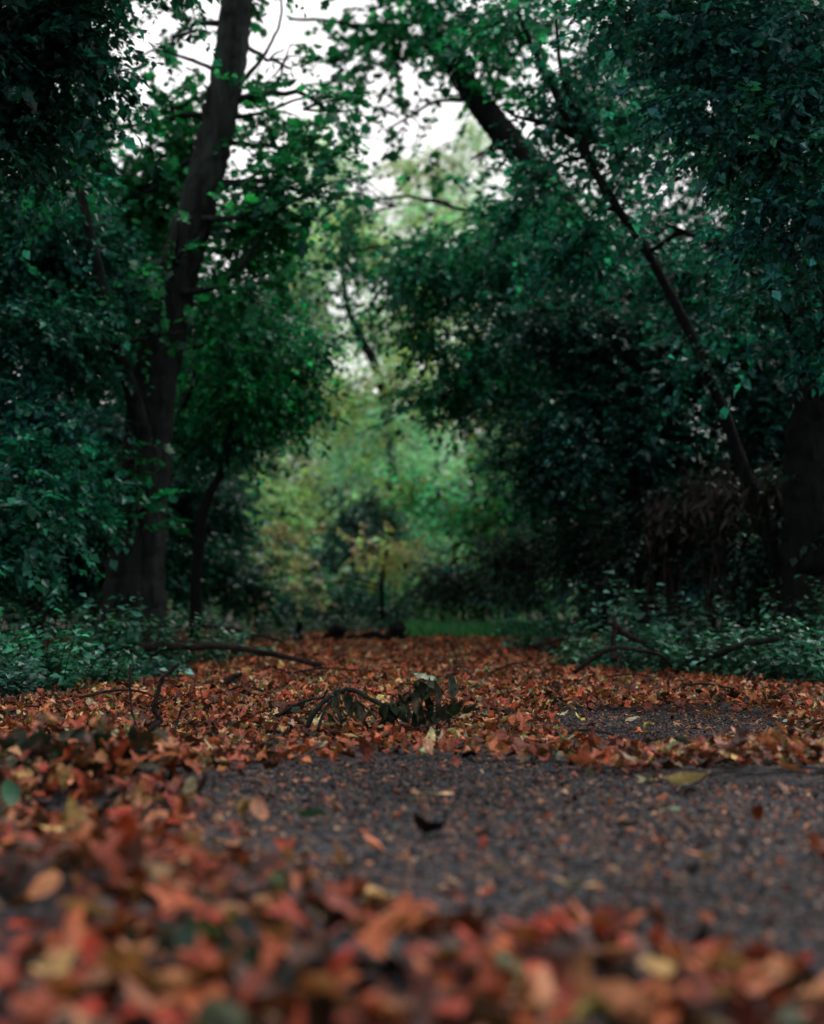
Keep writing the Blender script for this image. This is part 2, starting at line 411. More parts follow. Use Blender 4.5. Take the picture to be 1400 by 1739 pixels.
gl(1340, 1335, .13, .45, R(75), R(20), R(10), (.42, .11, .05), .4, .4, label='bright orange leaf on the right drift at the frame edge', z=.04)
gl(1260, 1292, .12, .55, R(50), R(35), R(10), (.40, .17, .09), .4, .4, label='pale orange leaf standing up on the dark right drift', z=.05)
gl(110, 1372, .07, .7, R(40), R(45), R(0), (.52, .20, .10), .3, .5, label='round light orange leaf in the left drift', z=.06)
gl(95, 1455, .09, .4, R(78), R(8), R(0), (.38, .24, .09), .2, .2, label='yellow ochre leaf low on the left drift', z=.05)
gl(15, 1400, .085, .7, R(40), R(60), R(10), (.018, .07, .035), .3, .3, label='green leaf standing in the left drift at the frame edge', z=.04)

# the nearest leaves, each its own thing
NAMES = [('bright red', (.27, .030, .014)), ('rust orange', (.30, .078, .028)), ('salmon tan', (.33, .135, .065)), ('dark brown', (.05, .022, .015)),
         ('deep red', (.17, .032, .018)), ('yellow ochre', (.28, .17, .06)), ('dull green', (.035, .06, .025))]
NPROB = np.array([.16, .22, .16, .24, .15, .05, .02])
ZONES = [('the blurred front leaves below the asphalt', 'front', 120), ('the red drift left of the asphalt', 'left', 80), ('the leaf band beyond the asphalt', 'beyond', 60)]
protos = {}
for zi, (zone, zk, cnt) in enumerate(ZONES):
    for i in range(cnt):
        for _ in range(200):
            if zk == 'front': px, py = rng.uniform(-40, 1440), rng.uniform(1600, 1790)
            elif zk == 'left': px, py = rng.uniform(-30, 380), rng.uniform(1290, 1540)
            else: px, py = rng.uniform(380, 1400), rng.uniform(1235, 1320)
            g = G(px, py)
            if not (inside(BARE[0], g[None, :2])[0] or inside(BARE[1], g[None, :2])[0]): break
        ci = rng.choice(len(NAMES), p=NPROB); lob = rng.random() < .45
        shape = 'lobed' if lob else 'pointed'
        key = (ci, lob, int(rng.integers(3)))
        lab = f'{NAMES[ci][0]} {shape} leaf lying curled among {zone}'
        grp = f'{NAMES[ci][0]} {shape} leaves among {zone}'
        if key not in protos:
            o = single_leaf('fallen_leaf', (0, 0), .085, rng.uniform(.4, .6), 0, 0, 0, NAMES[ci][1], rng.normal(.3, .5), rng.normal(.35, .35), lob)
            protos[key] = o
        else:
            o = protos[key].copy(); COL.objects.link(o)
        tag(o, lab, 'fallen leaf', grp)
        s = rng.uniform(.75, 1.3) * {'beyond': .85, 'left': 1.0, 'front': 1.2}[zk]
        o.scale = (s, s, s)
        o.rotation_euler = (rng.normal(0, .32), rng.normal(0, .32), rng.uniform(0, 6.28))
        o.location = (g[0], g[1], (.012 if zk == 'front' else .03) + float(heap_z(g[None, :2])[0]) + rng.uniform(0, .012))

# ------------------------------------------------------------------ sticks
def stick(px_pts, r, label, name='fallen_branch', cat='fallen branch', extra=(), mat=None, sides=7, rough=.12):
    """px_pts: (px, py, d) world-placed centre line; extra: side shoots, each a part"""
    pts = [P(*q) for q in px_pts]
    base = np.array([pts[0][0], pts[0][1], 0])
    g = Geo(); rad = np.linspace(r, r * .55, len(pts))
    tube(g, pts, rad, sides, 6, rough * .7, r * .10)
    if not extra:
        return tag(g.build(name, mat or M_STICK, origin=base, smooth=True), label, cat)
    root = empty(name, base, label, cat)
    g.build('stem', mat or M_STICK, parent=root, origin=base, smooth=True)
    for ex, er in extra:
        g2 = Geo(); q = [P(*e) for e in ex]
        tube(g2, q, np.linspace(er, er * .5, len(q)), 6, 6, .08, er * .12)
        g2.build('side_twig', mat or M_STICK, parent=root, origin=base, smooth=True)
    return root

stick([(236, 1262, 5.35), (262, 1232, 5.4), (272, 1224, 5.42), (262, 1205, 5.4), (266, 1182, 5.4), (276, 1152, 5.4), (290, 1140, 5.4), (305, 1126, 5.4)], .0135,
      'dark crooked forked twig standing up from the red leaves at left', 'crooked_twig', 'twig',
      [([(278, 1156, 5.4), (290, 1155, 5.36), (302, 1160, 5.3)], .006), ([(276, 1152, 5.4), (274, 1146, 5.42), (270, 1142, 5.45)], .005),
       ([(240, 1258, 5.35), (262, 1268, 5.3), (285, 1275, 5.25)], .005), ([(268, 1195, 5.4), (272, 1192, 5.4), (280, 1190, 5.38)], .005)])
stick([(222, 1128, 5.5), (221, 1180, 5.48), (226, 1215, 5.45), (238, 1246, 5.4)], .0055, 'thin upright dark twig left of the crooked forked twig', 'upright_twig', 'twig')
stick([(310, 1200, 5.4), (302, 1225, 5.4), (292, 1258, 5.3)], .006, 'short straight twig leaning right of the crooked forked twig', 'short_twig', 'twig')
stick([(135, 1185, 6.2), (190, 1173, 6.3), (235, 1174, 6.25), (280, 1190, 6.1)], .007, 'thin dark twig lying behind the crooked forked twig', 'lying_twig', 'twig')
stick([(130, 1098, 9.8), (250, 1099, 9.9), (360, 1098, 10.), (430, 1105, 10.1), (545, 1130, 10.2)], .032,
      'long straight dark branch lying from the left plants onto the leaf carpet', extra=[([(280, 1092, 10.1), (370, 1095, 10.1), (470, 1110, 10.1)], .022)])
stick([(340, 1062, 13.), (420, 1074, 13.), (480, 1090, 12.5)], .022, 'thin branch sloping down out of the plants above the long straight branch')
stick([(383, 1158, 7.9), (396, 1150, 7.9), (411, 1145, 7.9)], .022, 'short dark piece of wood lying on leaves below the long branch', 'wood_piece', 'wood piece')
stick([(1265, 1150, 8.2), (1275, 1138, 8.3), (1287, 1125, 8.4)], .008, 'short thin twig poking from the litter below the long right branch', 'short_twig', 'twig')
stick([(1138, 1132, 10.), (1185, 1122, 9.3), (1230, 1106, 8.9), (1270, 1094, 8.6), (1325, 1084, 8.5)], .030,
      'long grey brown branch lying among the plants at the right', mat=M_BARKG)
stick([(976, 1142, 9.3), (1010, 1116, 9.2), (1043, 1101, 9.1), (1085, 1104, 9.2), (1120, 1112, 9.3), (1140, 1132, 9.4)], .017,
      'arched reddish twig bowing over the litter at the right edge', 'arched_twig', 'twig')
stick([(1043, 1122, 9.35), (1042, 1100, 9.4), (1043, 1078, 9.4), (1044, 1055, 9.4)], .024, 'upright broken branch stub with a side limb in the right litter', 'broken_branch', 'broken branch',
      [([(1044, 1062, 9.4), (1070, 1080, 9.45), (1100, 1095, 9.5), (1116, 1104, 9.5)], .026), ([(1049, 1140, 9.0), (1052, 1118, 9.3), (1056, 1108, 9.4)], .010)])
stick([(905, 1098, 11.5), (935, 1090, 11.6), (958, 1086, 11.8)], .02, 'short dark branch lying at the foot of the right plants')
stick([(900, 1180, 7.2), (950, 1186, 7.1), (1000, 1183, 7.1)], .010, 'dark twig half buried in litter above the far asphalt patch', 'buried_twig', 'twig')
stick([(1320, 1248, 5.6), (1350, 1236, 5.6), (1400, 1222, 5.6)], .008, 'reddish twig leaning on the right drift at the frame edge', 'leaning_twig', 'twig')
stick([(290, 1490, 2.75), (340, 1475, 2.75), (400, 1460, 2.8)], .018, 'blurred dark stick on the left of the front leaves', 'dark_stick', 'stick')
stick([(470, 1632, 2.06), (560, 1640, 2.05), (660, 1642, 2.05), (770, 1655, 2.03)], .010, 'blurred thin brown stick across the middle of the front leaves', 'brown_stick', 'stick')
stick([(-60, 1640, 2.05), (40, 1645, 2.05), (160, 1648, 2.05)], .012, 'blurred blackish stick at the left frame edge in front', 'blackish_stick', 'stick')
stick([(135, 1395, 4.1), (180, 1370, 4.1), (230, 1345, 4.15)], .006, 'thin pale twig leaning on the dark left drift', 'pale_twig', 'twig')
TW = [(60, 1225, 'left of the crooked forked twig'), (420, 1190, 'between the crooked forked twig and the wilted sprig'), (560, 1155, 'behind the wilted sprig, to its left'),
      (880, 1150, 'behind the wilted sprig, to its right'), (830, 1225, 'just right of the wilted sprig'), (1080, 1165, 'below the upright broken branch stub'), (1200, 1185, 'below the long right branch'),
      (1385, 1180, 'at the right frame edge'), (700, 1110, 'near the far stumps'), (1000, 1260, 'on the rim of the small far asphalt patch'), (470, 1285, 'on the leaf band beyond the asphalt'), (180, 1290, 'beside the dark left drift')]
for tx, ty, w in TW:
    g = G(tx, ty); d = g[1]; a = rng.uniform(-.5, .5); L = rng.uniform(35, 75); h = rng.uniform(2, 10)
    stick([(tx - L, ty - 14 + L * a * .2, d), (tx - L * .2, ty - 16 - h, d), (tx + L * .4, ty - 15 - h * .6, d + .05), (tx + L, ty - 12 - L * a * .2, d + .1)], rng.uniform(.005, .009),
          'small dark twig lying on the litter ' + w, 'small_twig', 'twig')
# dark clods of wood at the far end of the path
for px, w, lab in ((575, .26, 'larger dark stump of wood at the far end of the leaf carpet'), (508, .10, 'small dark post like stub at the far left of the leaf carpet'),
                   (640, .16, 'low dark lump of wood lying between the two far stumps'), (676, .24, 'dark stump of wood right of the far end centre')):
    b = G(px, 1092); g = Geo()
    hh = .20 if w > .2 else (.24 if w < .12 else .09)
    pts = [b + np.array([-w * .3, 0, -.02]), b + np.array([-w * .1, .03, hh * .5]), b + np.array([w * .12, 0, hh])]
    if 'low' in lab: pts = [b + np.array([-.33, 0, .04]), b + np.array([0, .05, .07]), b + np.array([.33, 0, .05])]
    tube(g, pts, [w * .5, w * .42, w * .3] if 'low' not in lab else [.05, .07, .05], 9, 5, .18, .01)
    tag(g.build('wood_stump', M_BARK, origin=b, smooth=True), lab, 'wood stump')

# ------------------------------------------------------------------ wilted sprig on the path
sb = G(650, 1256)
D0 = sb[1]
root = empty('wilted_sprig', sb, 'broken sprig of wilted dark green leaves with bent twigs on the path', 'broken sprig')
def sprig_twig(pts, r):
    g = Geo(); tube(g, [P(*q) for q in pts], np.linspace(r, r * .6, len(pts)), 6, 6, .1, r * .12)
    g.build('twig', M_BARKG, parent=root, origin=sb, smooth=True)
sprig_twig([(520, 1235, D0 + .05), (535, 1210, D0 + .06), (555, 1188, D0 + .08), (580, 1172, D0 + .1), (605, 1174, D0 + .1), (635, 1190, D0 + .08), (662, 1198, D0 + .05), (720, 1180, D0), (745, 1170, D0)], .012)
sprig_twig([(478, 1213, D0 + .3), (500, 1198, D0 + .28), (530, 1187, D0 + .25), (548, 1185, D0 + .2), (556, 1172, D0 + .18)], .008)
sprig_twig([(540, 1240, D0 - .05), (548, 1215, D0), (562, 1190, D0 + .05), (575, 1178, D0 + .08)], .0075)
sprig_twig([(605, 1190, D0 - .02), (625, 1205, D0 - .05), (640, 1222, D0 - .1)], .005)
sprig_twig([(690, 1240, D0 - .25), (742, 1228, D0 - .22), (752, 1208, D0 - .1), (768, 1192, D0), (774, 1168, D0)], .004)
DG = [(.014, .021, .013), (.020, .030, .015), (.010, .014, .010), (.032, .029, .018)]
def sprig_leaf(px, py, d, size, asp, yaw, pitch, roll, col, k1, k2, lab=None):
    one = np.ones(1)
    v, f = oval_leaves(1, one * size, one * asp, one * k1, one * k2, one * .8)
    v = np.einsum('nij,nkj->nki', rot(one * yaw, one * pitch, one * roll), v)[0] + P(px, py, d)
    v[:, 2] += max(0, .004 - v[:, 2].min())
    tint = np.clip(np.array(col)[None] * (1 + .2 * rng.normal(0, 1, (len(v), 1))), .003, .8)
    o = new_mesh('leaf', v, [f], M_WILT, tint, smooth=True, parent=root, origin=sb)
    if lab: o['label'] = lab
for i in range(85):
    left = i < 17
    px = rng.uniform(560, 640) if left else rng.normal(712, 34)
    py = rng.uniform(1188, 1222) if left else rng.uniform(1160, 1222)
    if not left and abs(px - 712) > 40: py = rng.uniform(1195, 1226)
    sprig_leaf(px, py, D0 + rng.normal(0, .07), rng.uniform(.065, .115), rng.uniform(.3, .5), rng.normal(0, .9), R(rng.uniform(40, 150)), rng.normal(0, .5), DG[int(rng.integers(4))], rng.normal(.5, .8), rng.uniform(.3, 1.1))
sprig_leaf(768, 1165, D0, .10, .5, R(10), R(78), R(20), (.018, .028, .016), .2, .3, 'single dark leaf held upright on its stalk')
sprig_leaf(722, 1151, D0 + .05, .10, .5, R(75), R(12), R(-25), (.20, .26, .19), .3, .35, 'leaf turned to show its pale grey green underside')
sprig_leaf(742, 1157, D0 + .05, .08, .5, R(95), R(-5), R(25), (.12, .20, .13), .3, .35)
sprig_leaf(775, 1206, D0 - .1, .12, .45, R(40), R(-40), R(10), DG[1], .4, .4)
sprig_leaf(795, 1208, D0 - .1, .10, .45, R(60), R(-30), R(10), DG[1], .4, .4)
sprig_leaf(705, 1192, D0 - .06, .11, .4, R(5), R(80), R(30), (.10, .085, .055), .3, .5)

# second, darker heap of wilted leaves at the left drift
sb2 = G(140, 1345)
root = empty('wilted_leaf_cluster', sb2, 'dark blurred cluster of wilted green leaves on the left drift', 'broken sprig')
for i in range(75):
    a, b = rng.normal(120, 85), rng.uniform(1250, 1335)
    d = sb2[1] + rng.normal(.05, .12)
    one = np.ones(1)
    v, f = oval_leaves(1, one * rng.uniform(.09, .15), one * rng.uniform(.35, .55), one * rng.normal(.3, .5), one * rng.uniform(.1, .7), one * .8)
    v = np.einsum('nij,nkj->nki', rot(one * rng.uniform(0, 6.3), one * R(rng.uniform(-40, 60)), one * rng.normal(0, .6)), v)[0] + P(a, b, d)
    v[:, 2] += max(0, .02 - v[:, 2].min())
    new_mesh('leaf', v, [f], M_WILT, np.ones((len(v), 3)) * np.array(DG[int(rng.integers(4))]), smooth=True, parent=root, origin=sb2)
sb3 = G(390, 1690)
root = empty('front_leaf_cluster', sb3, 'blurred dark green leaf cluster poking up in the very front', 'broken sprig')
for i in range(24):
    one = np.ones(1)
    v, f = oval_leaves(1, one * rng.uniform(.06, .09), one * rng.uniform(.4, .6), one * rng.normal(.2, .4), one * rng.uniform(.1, .5), one * .8)
    v = np.einsum('nij,nkj->nki', rot(one * rng.normal(0, .8), one * R(rng.uniform(30, 100)), one * rng.normal(0, .5)), v)[0] + P(rng.normal(375, 55), rng.uniform(1590, 1700), sb3[1] + rng.normal(0, .04))
    v[:, 2] += max(0, .02 - v[:, 2].min())
    new_mesh('leaf', v, [f], M_WILT, np.ones((len(v), 3)) * np.array((.012, .03, .018)), smooth=True, parent=root, origin=sb3)

# ------------------------------------------------------------------ trees
LV = np.array([(0, 0, 0), (.36, .42, .10), (0, .5, -.04), (-.36, .42, .10), (0, 1, -.10)])     # folded pointed leaf
LFQ = np.array([[0, 1, 4, 2], [0, 2, 4, 3]])
# lobed leaf: outline fan
_la = np.array([-90, -48, -20, 5, 28, 52, 72, 90, 108, 128, 152, 175, 200, 228]) * np.pi / 180
_lr = np.array([.30, .42, .36, .55, .38, .60, .42, .68, .42, .60, .38, .55, .36, .42])
LV2 = np.concatenate([[(0, .4, -.03)], np.stack([np.cos(_la) * _lr, .4 + np.sin(_la) * _lr, .05 * np.cos(_la * 4) - .05 * _lr], 1)])
LF2 = np.array([[0, 1 + i, 1 + (i + 1) % 14] for i in range(14)])

def unit(v): return v / (np.linalg.norm(v, axis=-1, keepdims=True) + 1e-9)

def foliage(geo, blobs, col, size, lobed=False, k=4.0, colvar=.55, yellow=0.0, ycol=(.20, .17, .03), twigs=True, anchors_out=None, droop=.35, hole=.0):
    """blobs: (px, py, d, rx, ry, rdepth_m[, density factor]) ellipsoids filled with leafy sprays"""
    for b in blobs:
        px, py, d, rx, ry, rd = b[:6]; kf = b[6] if len(b) > 6 else 1.0
        c = P(px, py, d); ex, ez = rx * d / F, ry * d / F
        leafpx2 = (size * F / d) ** 2 * .33
        n = int(np.clip(1.5 * kf * k * math.pi * rx * ry / leafpx2, 60, 60000))
        per = 12; na = max(6, n // per)
        q = unit(rng.normal(0, 1, (na, 3))) * (rng.random((na, 1)) ** (1 / 2.3))
        # clumping: pull sprays toward random sub-centres
        ns = max(4, na // 22)
        sub = unit(rng.normal(0, 1, (ns, 3))) * (rng.random((ns, 1)) ** .45)
        q = q * .35 + sub[rng.integers(ns, size=na)] * .65 + rng.normal(0, .10, (na, 3))
        q = q * np.where(rng.random((na, 1)) < .25, rng.uniform(1.15, 1.8, (na, 1)), 1.)      # loose sprays reaching out
        A = c + q * np.array([ex, rd, ez])
        btint = np.array([rng.lognormal(.0, .22), rng.lognormal(0, .14), rng.lognormal(0, .10)])
        A = A[A[:, 2] > .05]; na = len(A)
        if na == 0: continue
        tl = rng.uniform(.25, .6, na) * (size / .08)
        td = unit((A - c) / np.array([ex, rd, ez]) * np.array([1, 1, .4]) + rng.normal(0, .6, (na, 3)) + np.array([0, 0, -droop * .5]))
        if anchors_out is not None: anchors_out.append((c, A))
        # leaves along each twig
        s = (np.arange(per) + .5) / per
        base = A[:, None, :] + td[:, None, :] * (s[None, :, None] * tl[:, None, None])
        base[..., 2] -= (s[None] ** 2) * tl[:, None] * droop * .6
        side = unit(np.cross(td, np.array([0, 0, 1.]) + rng.normal(0, .25, (na, 3))))
        sg = np.where(np.arange(per) % 2 == 0, 1., -1.)[None, :, None]
        ax = unit(td[:, None, :] * .7 + side[:, None, :] * sg * .9 + np.array([0, 0, -droop]) + rng.normal(0, .35, (na, per, 3)))
        nn = np.array([0, 0, 1.]) + rng.normal(0, .42, (na, per, 3))
        u = unit(np.cross(ax, nn)); w = np.cross(u, ax)
        sz = size * rng.lognormal(-.12, .34, (na, per, 1)).clip(.4, 1.7)
        base = base.reshape(-1, 3); ax = ax.reshape(-1, 3); u = u.reshape(-1, 3); w = w.reshape(-1, 3); sz = sz.reshape(-1, 1)
        LVx, LFx = (LV2, LF2) if lobed else (LV, LFQ)
        asp = rng.uniform(.8, 1.25, (len(base), 1))
        v = base[:, None] + sz[:, None] * (u[:, None] * (LVx[None, :, :1] * asp[:, None]) + ax[:, None] * LVx[None, :, 1:2] + w[:, None] * LVx[None, :, 2:3])
        kk = len(LVx); n = len(base)
        spray = np.repeat(rng.lognormal(0, .28, na), per)[:, None]
        cc = np.array(col)[None] * btint * spray * rng.lognormal(0, colvar, (n, 1)) * (1 + rng.normal(0, .08, (n, 3)))  # broad tone spread; its lightest leaves also paint glints
        if yellow:
            ysp = np.repeat(rng.random(na) < yellow, per)[:, None] & (rng.random((n, 1)) < .8)
            cc = np.where(ysp, np.array(ycol)[None] * rng.lognormal(0, .3, (n, 1)), cc)
        cc = np.repeat(np.clip(cc, .003, .6), kk, 0)
        ff = (LFx[None] + (np.arange(n) * kk)[:, None, None]).reshape(-1, LFx.shape[1])
        geo.add(v.reshape(-1, 3), [ff], cc, 0)
        if twigs:   # thin three-sided twig under each spray
            e = A + td * tl[:, None]; e[:, 2] -= tl * droop * .6
            r = .0035 * (size / .08)
            o1, o2, o3 = side * r, -side * r * .5 + np.array([0, 0, r]), -side * r * .5 - np.array([0, 0, r])
            tv = np.stack([A + o1, A + o2, A + o3, e + o1 * .4, e + o2 * .4, e + o3 * .4], 1).reshape(-1, 3)
            tf = np.array([[0, 1, 4, 3], [1, 2, 5, 4], [2, 0, 3, 5]])
            tf = (tf[None] + (np.arange(na) * 6)[:, None, None]).reshape(-1, 4)
            geo.add(tv, [tf], (.03, .025, .02), 1)

def tree(name, label, cat, trunks, blobs, col, size=.075, limbs=(), bark=None, group=None, limb_r=.03, lobed=False, subs=9, **kw):
    """trunks: list of [(px, py, d, width_px), ...] from the ground up; limbs: named branches drawn the same way"""
    bark = bark or M_BARK
    t0 = trunks[0][0]; base = P(*t0[:3]); base[2] = min(base[2], 0.0)
    root = empty(name, base, label, cat, group)
    tg = Geo(); line = []
    for tr in trunks:
        pts = [P(*q[:3]) for q in tr]; rad = [q[3] * q[2] / F / 2 for q in tr]
        if tr is trunks[0] or pts[0][2] < .8:
            pts[0][2] = min(pts[0][2], -.05)
        big = max(rad) > .15
        tube(tg, pts, rad, 26 if big else 12, 14 if big else 7, .06 if big else .05, min(rad) * (.06 if big else .12))
        q = resample(pts, len(pts) * 6); line += list(zip(q, np.interp(np.linspace(0, 1, len(q)), np.linspace(0, 1, len(rad)), rad)))
    cg = Geo(); anchors = []
    foliage(cg, blobs, col, size, lobed, anchors_out=anchors, **kw)
    LP = np.array([l[0] for l in line]); LR = np.array([l[1] for l in line])
    for c, A in anchors:
        dd = np.linalg.norm(LP - c, axis=1) + np.where(LP[:, 2] > c[2] + .1, 2.5, 0)
        i = int(np.argmin(dd)); s = LP[i]; L = np.linalg.norm(c - s)
        r0 = min(limb_r, LR[i] * .6)
        if L > .3:
            mid = (s + c) / 2 + np.array([rng.normal(0, .08), rng.normal(0, .08), .10]) * L
            tube(tg, [s, mid, c], [r0, r0 * .7, r0 * .45], 6, 5, .06, r0 * .3)
        for a in A[rng.permutation(len(A))[:subs]]:
            st = c * .75 + (s if L > .3 else c) * .25 if rng.random() < .4 else c
            m2 = (st + a) / 2 + rng.normal(0, .07, 3) * np.linalg.norm(a - st)
            tube(tg, [st, m2, a], [r0 * .42, r0 * .28, r0 * .12], 4, 3, .05, 0)
    tg.build('trunk', bark, parent=root, origin=base, smooth=True)
    for lb in limbs:
        g = Geo(); pts = [P(*q[:3]) for q in lb]; rad = [q[3] * q[2] / F / 2 for q in lb]
        tube(g, pts, rad, 8, 7, .06, min(rad) * .3)
        g.build('branch', bark, parent=root, origin=base, smooth=True)
    cg.build('crown', [M_LEAF, bark], parent=root, origin=base)
    return root

TEAL = (.012, .075, .058); GREEN = (.010, .098, .044); DARK = (.005, .036, .029); LIME = (.075, .15, .035); PALE = (.13, .17, .085)
exec_trees = True
# ---- left side
tree('overhanging_tree', 'dark leafed tree whose shaded boughs hang into the top left corner', 'tree',
     [[(-330, 1180, 8, 90), (-300, 700, 8, 75), (-240, 300, 8, 60), (-200, -100, 8, 50)]],
     [(90, 40, 8, 170, 150, .8), (-60, 150, 8, 150, 180, .8), (165, 110, 8.2, 50, 110, .4, .5), (60, 250, 8.5, 130, 70, .6, .6), (120, -160, 8, 260, 130, 1.2), (-200, -50, 8, 200, 260, 1.2, .6)],
     DARK, .062, limbs=[[(-260, 130, 8, 22), (-60, 118, 7.8, 16), (60, 108, 7.8, 10), (130, 104, 7.8, 5)]], k=4.5)
tree('leaning_tree', 'tall grey barked tree with thick trunk leaning right, left of the path', 'tree',
     [[(228, 1075, 12, 128), (232, 960, 12, 96), (246, 800, 12, 82), (268, 620, 12, 74), (312, 430, 12, 66), (358, 270, 12, 60), (388, 120, 12, 56), (402, 0, 12, 54), (412, -160, 12, 48), (440, -420, 12, 36)],
      [(250, 780, 12, 36), (222, 660, 11.5, 26), (190, 560, 11., 21), (160, 430, 10.7, 19), (122, 270, 10.5, 16), (75, 160, 10.3, 12), (40, 90, 10.2, 7)]],
     [(330, 260, 13.4, 100, 110, .5, .5), (230, 330, 13.4, 120, 110, .6, .75), (150, 230, 13., 80, 90, .8, .8), (290, 190, 12.5, 60, 50, .5, .25), (470, 190, 12.2, 60, 70, .6, .2), (510, 260, 12, 80, 60, .7, .36),
      (455, 320, 11.8, 70, 60, .7, .42), (520, 330, 12, 70, 45, .6, .55), (300, 60, 12.5, 90, 40, .6, .16), (440, 430, 12.6, 70, 80, .6, .6), (470, -160, 12, 200, 90, 1.5, .25), (250, -200, 12.5, 150, 120, 1.5, .6), (300, 430, 11.3, 60, 60, .4, .08), (270, 570, 11.3, 80, 100, .4, .12), (235, 870, 11.2, 80, 90, .4, .12), (225, 780, 11.3, 60, 70, .3, .12), (480, 390, 12, 60, 50, .6, .5), (360, 160, 12.6, 70, 60, .5, .15), (480, 110, 12.3, 60, 70, .6, .12), (560, 190, 12.2, 70, 60, .6, .2), (300, 20, 12.6, 60, 40, .5, .2), (440, 30, 12.4, 40, 40, .4, .12)],
     (.014, .105, .046), .075, limbs=[[(402, 150, 12, 10), (440, 105, 12, 7), (462, 70, 12, 5), (478, 20, 12, 4), (470, -60, 12, 3)], [(395, 200, 12, 9), (450, 190, 12, 6), (520, 165, 12, 4), (590, 170, 12, 2.5)], [(370, 120, 12, 8), (320, 100, 12.2, 6), (262, 85, 12.3, 4), (225, 110, 12.3, 3)], [(345, 372, 11.7, 14), (410, 370, 11.6, 9), (470, 355, 11.6, 7), (520, 330, 11.6, 5), (565, 308, 11.6, 3)],
                         [(300, 500, 11.9, 14), (380, 480, 11.7, 10), (425, 430, 11.6, 8), (440, 400, 11.6, 5)]], bark=M_BARKG, lobed=True, k=3.6)
tree('ivy_clad_tree', 'slender dark tree with dense hanging foliage at the left frame edge', 'tree',
     [[(60, 1080, 11, 30), (70, 900, 11, 26), (50, 700, 11, 22), (90, 500, 11, 18), (60, 330, 11, 12)]],
     [(60, 390, 11, 150, 110, .9), (165, 450, 11.6, 80, 100, .7), (40, 560, 10.6, 130, 110, .8), (150, 590, 11.6, 60, 90, .6), (-120, 420, 11, 170, 260, 1.2), (60, 720, 10.6, 120, 90, .7), (-150, 750, 10.6, 150, 200, 1.)],
     TEAL, .052, k=3.8)
tree('hazel_bush', 'rounded dense green bush bulging over the path, left of centre', 'bush',
     [[(330, 1085, 13, 22), (336, 930, 13, 18), (352, 850, 13, 16), (378, 795, 13, 12), (400, 700, 13, 9)], [(268, 1085, 13, 26), (264, 930, 13, 24), (264, 800, 13, 16), (330, 650, 13, 10)]],
     [(440, 560, 13.2, 110, 100, .9, .75), (400, 650, 13.2, 100, 110, .6), (470, 690, 13.3, 90, 80, .7, .75), (350, 520, 13.4, 80, 90, .6), (520, 640, 13.4, 45, 80, .5, .9), (400, 750, 13.2, 80, 50, .6, .8), (300, 740, 13.4, 70, 60, .6)],
     (.010, .10, .044), .055, k=3.3)
tree('shaded_shrub', 'almost black shrub filling the shade behind the thick leaning trunk', 'shrub',
     [[(200, 1060, 15, 16), (190, 850, 15, 12), (180, 720, 15, 8)]],
     [(180, 760, 15, 130, 90, .9), (120, 880, 14.5, 150, 110, .9), (330, 850, 16, 80, 90, .8), (250, 960, 15.5, 130, 80, .8), (-40, 920, 14, 150, 120, 1.0), (400, 980, 17, 60, 60, .7)],
     DARK, .065, k=4.5)
tree('elder_shrub', 'dark teal shrub standing behind the undergrowth at far left', 'shrub',
     [[(60, 1060, 10, 20), (50, 900, 10, 14), (40, 780, 10, 8)]],
     [(60, 820, 10, 120, 80, .6), (30, 920, 9.8, 130, 80, .6), (150, 880, 10.4, 70, 80, .5, .6), (-120, 900, 9.6, 120, 140, .8)],
     TEAL, .06, k=2.4)
# ---- right side
tree('corner_tree', 'broad leafed tree with grey teal leaves filling the top right corner', 'tree',
     [[(1720, 1250, 8, 100), (1700, 800, 8, 85), (1650, 300, 8, 70), (1600, -100, 8, 50)]],
     [(1290, 190, 8, 170, 150, .9, .9), (1180, 60, 8.3, 180, 110, .8), (1350, 360, 8, 120, 120, .7), (1250, 270, 7.8, 90, 60, .5), (1080, 40, 8.8, 110, 70, .6, .8), (1350, 40, 8, 140, 120, .8), (1200, -160, 8, 320, 130, 1.2), (1560, 200, 8, 180, 320, 1.2, .7)],
     (.018, .078, .072), .058, k=3.4)
tree('slender_leaning_tree', 'slender brown tree leaning left over the right side of the path', 'tree',
     [[(1340, 1120, 11, 34), (1310, 930, 11, 24), (1262, 790, 11, 20), (1215, 660, 11, 18), (1155, 530, 11, 17), (1100, 430, 11, 15), (1040, 340, 11, 15), (980, 235, 11, 13), (940, 150, 11, 13), (905, 80, 11, 9), (880, 20, 11, 6)],
      [(1000, 265, 11, 12), (975, 190, 11, 10), (952, 110, 11.1, 8), (945, 40, 11.2, 6)]],
     [(960, 130, 11, 110, 100, .8, .45), (880, 60, 11, 110, 60, .7, .35), (1060, 250, 11.5, 110, 110, .8, .8), (1000, 390, 11.5, 110, 100, .8, .8), (900, 330, 11.8, 80, 70, .6, .7), (1180, 480, 11.6, 110, 100, .8, .7), (1200, 620, 10.6, 70, 70, .4, .22), (960, -120, 11, 220, 90, 1.0, .5)],
     TEAL, .066, limbs=[[(975, 232, 11, 10), (940, 212, 11, 8), (890, 202, 11, 6), (855, 185, 11.2, 4)],
                        [(1100, 430, 11, 8), (1160, 395, 10.8, 9), (1205, 412, 10.6, 12), (1260, 452, 10.4, 16)]], k=3.4)
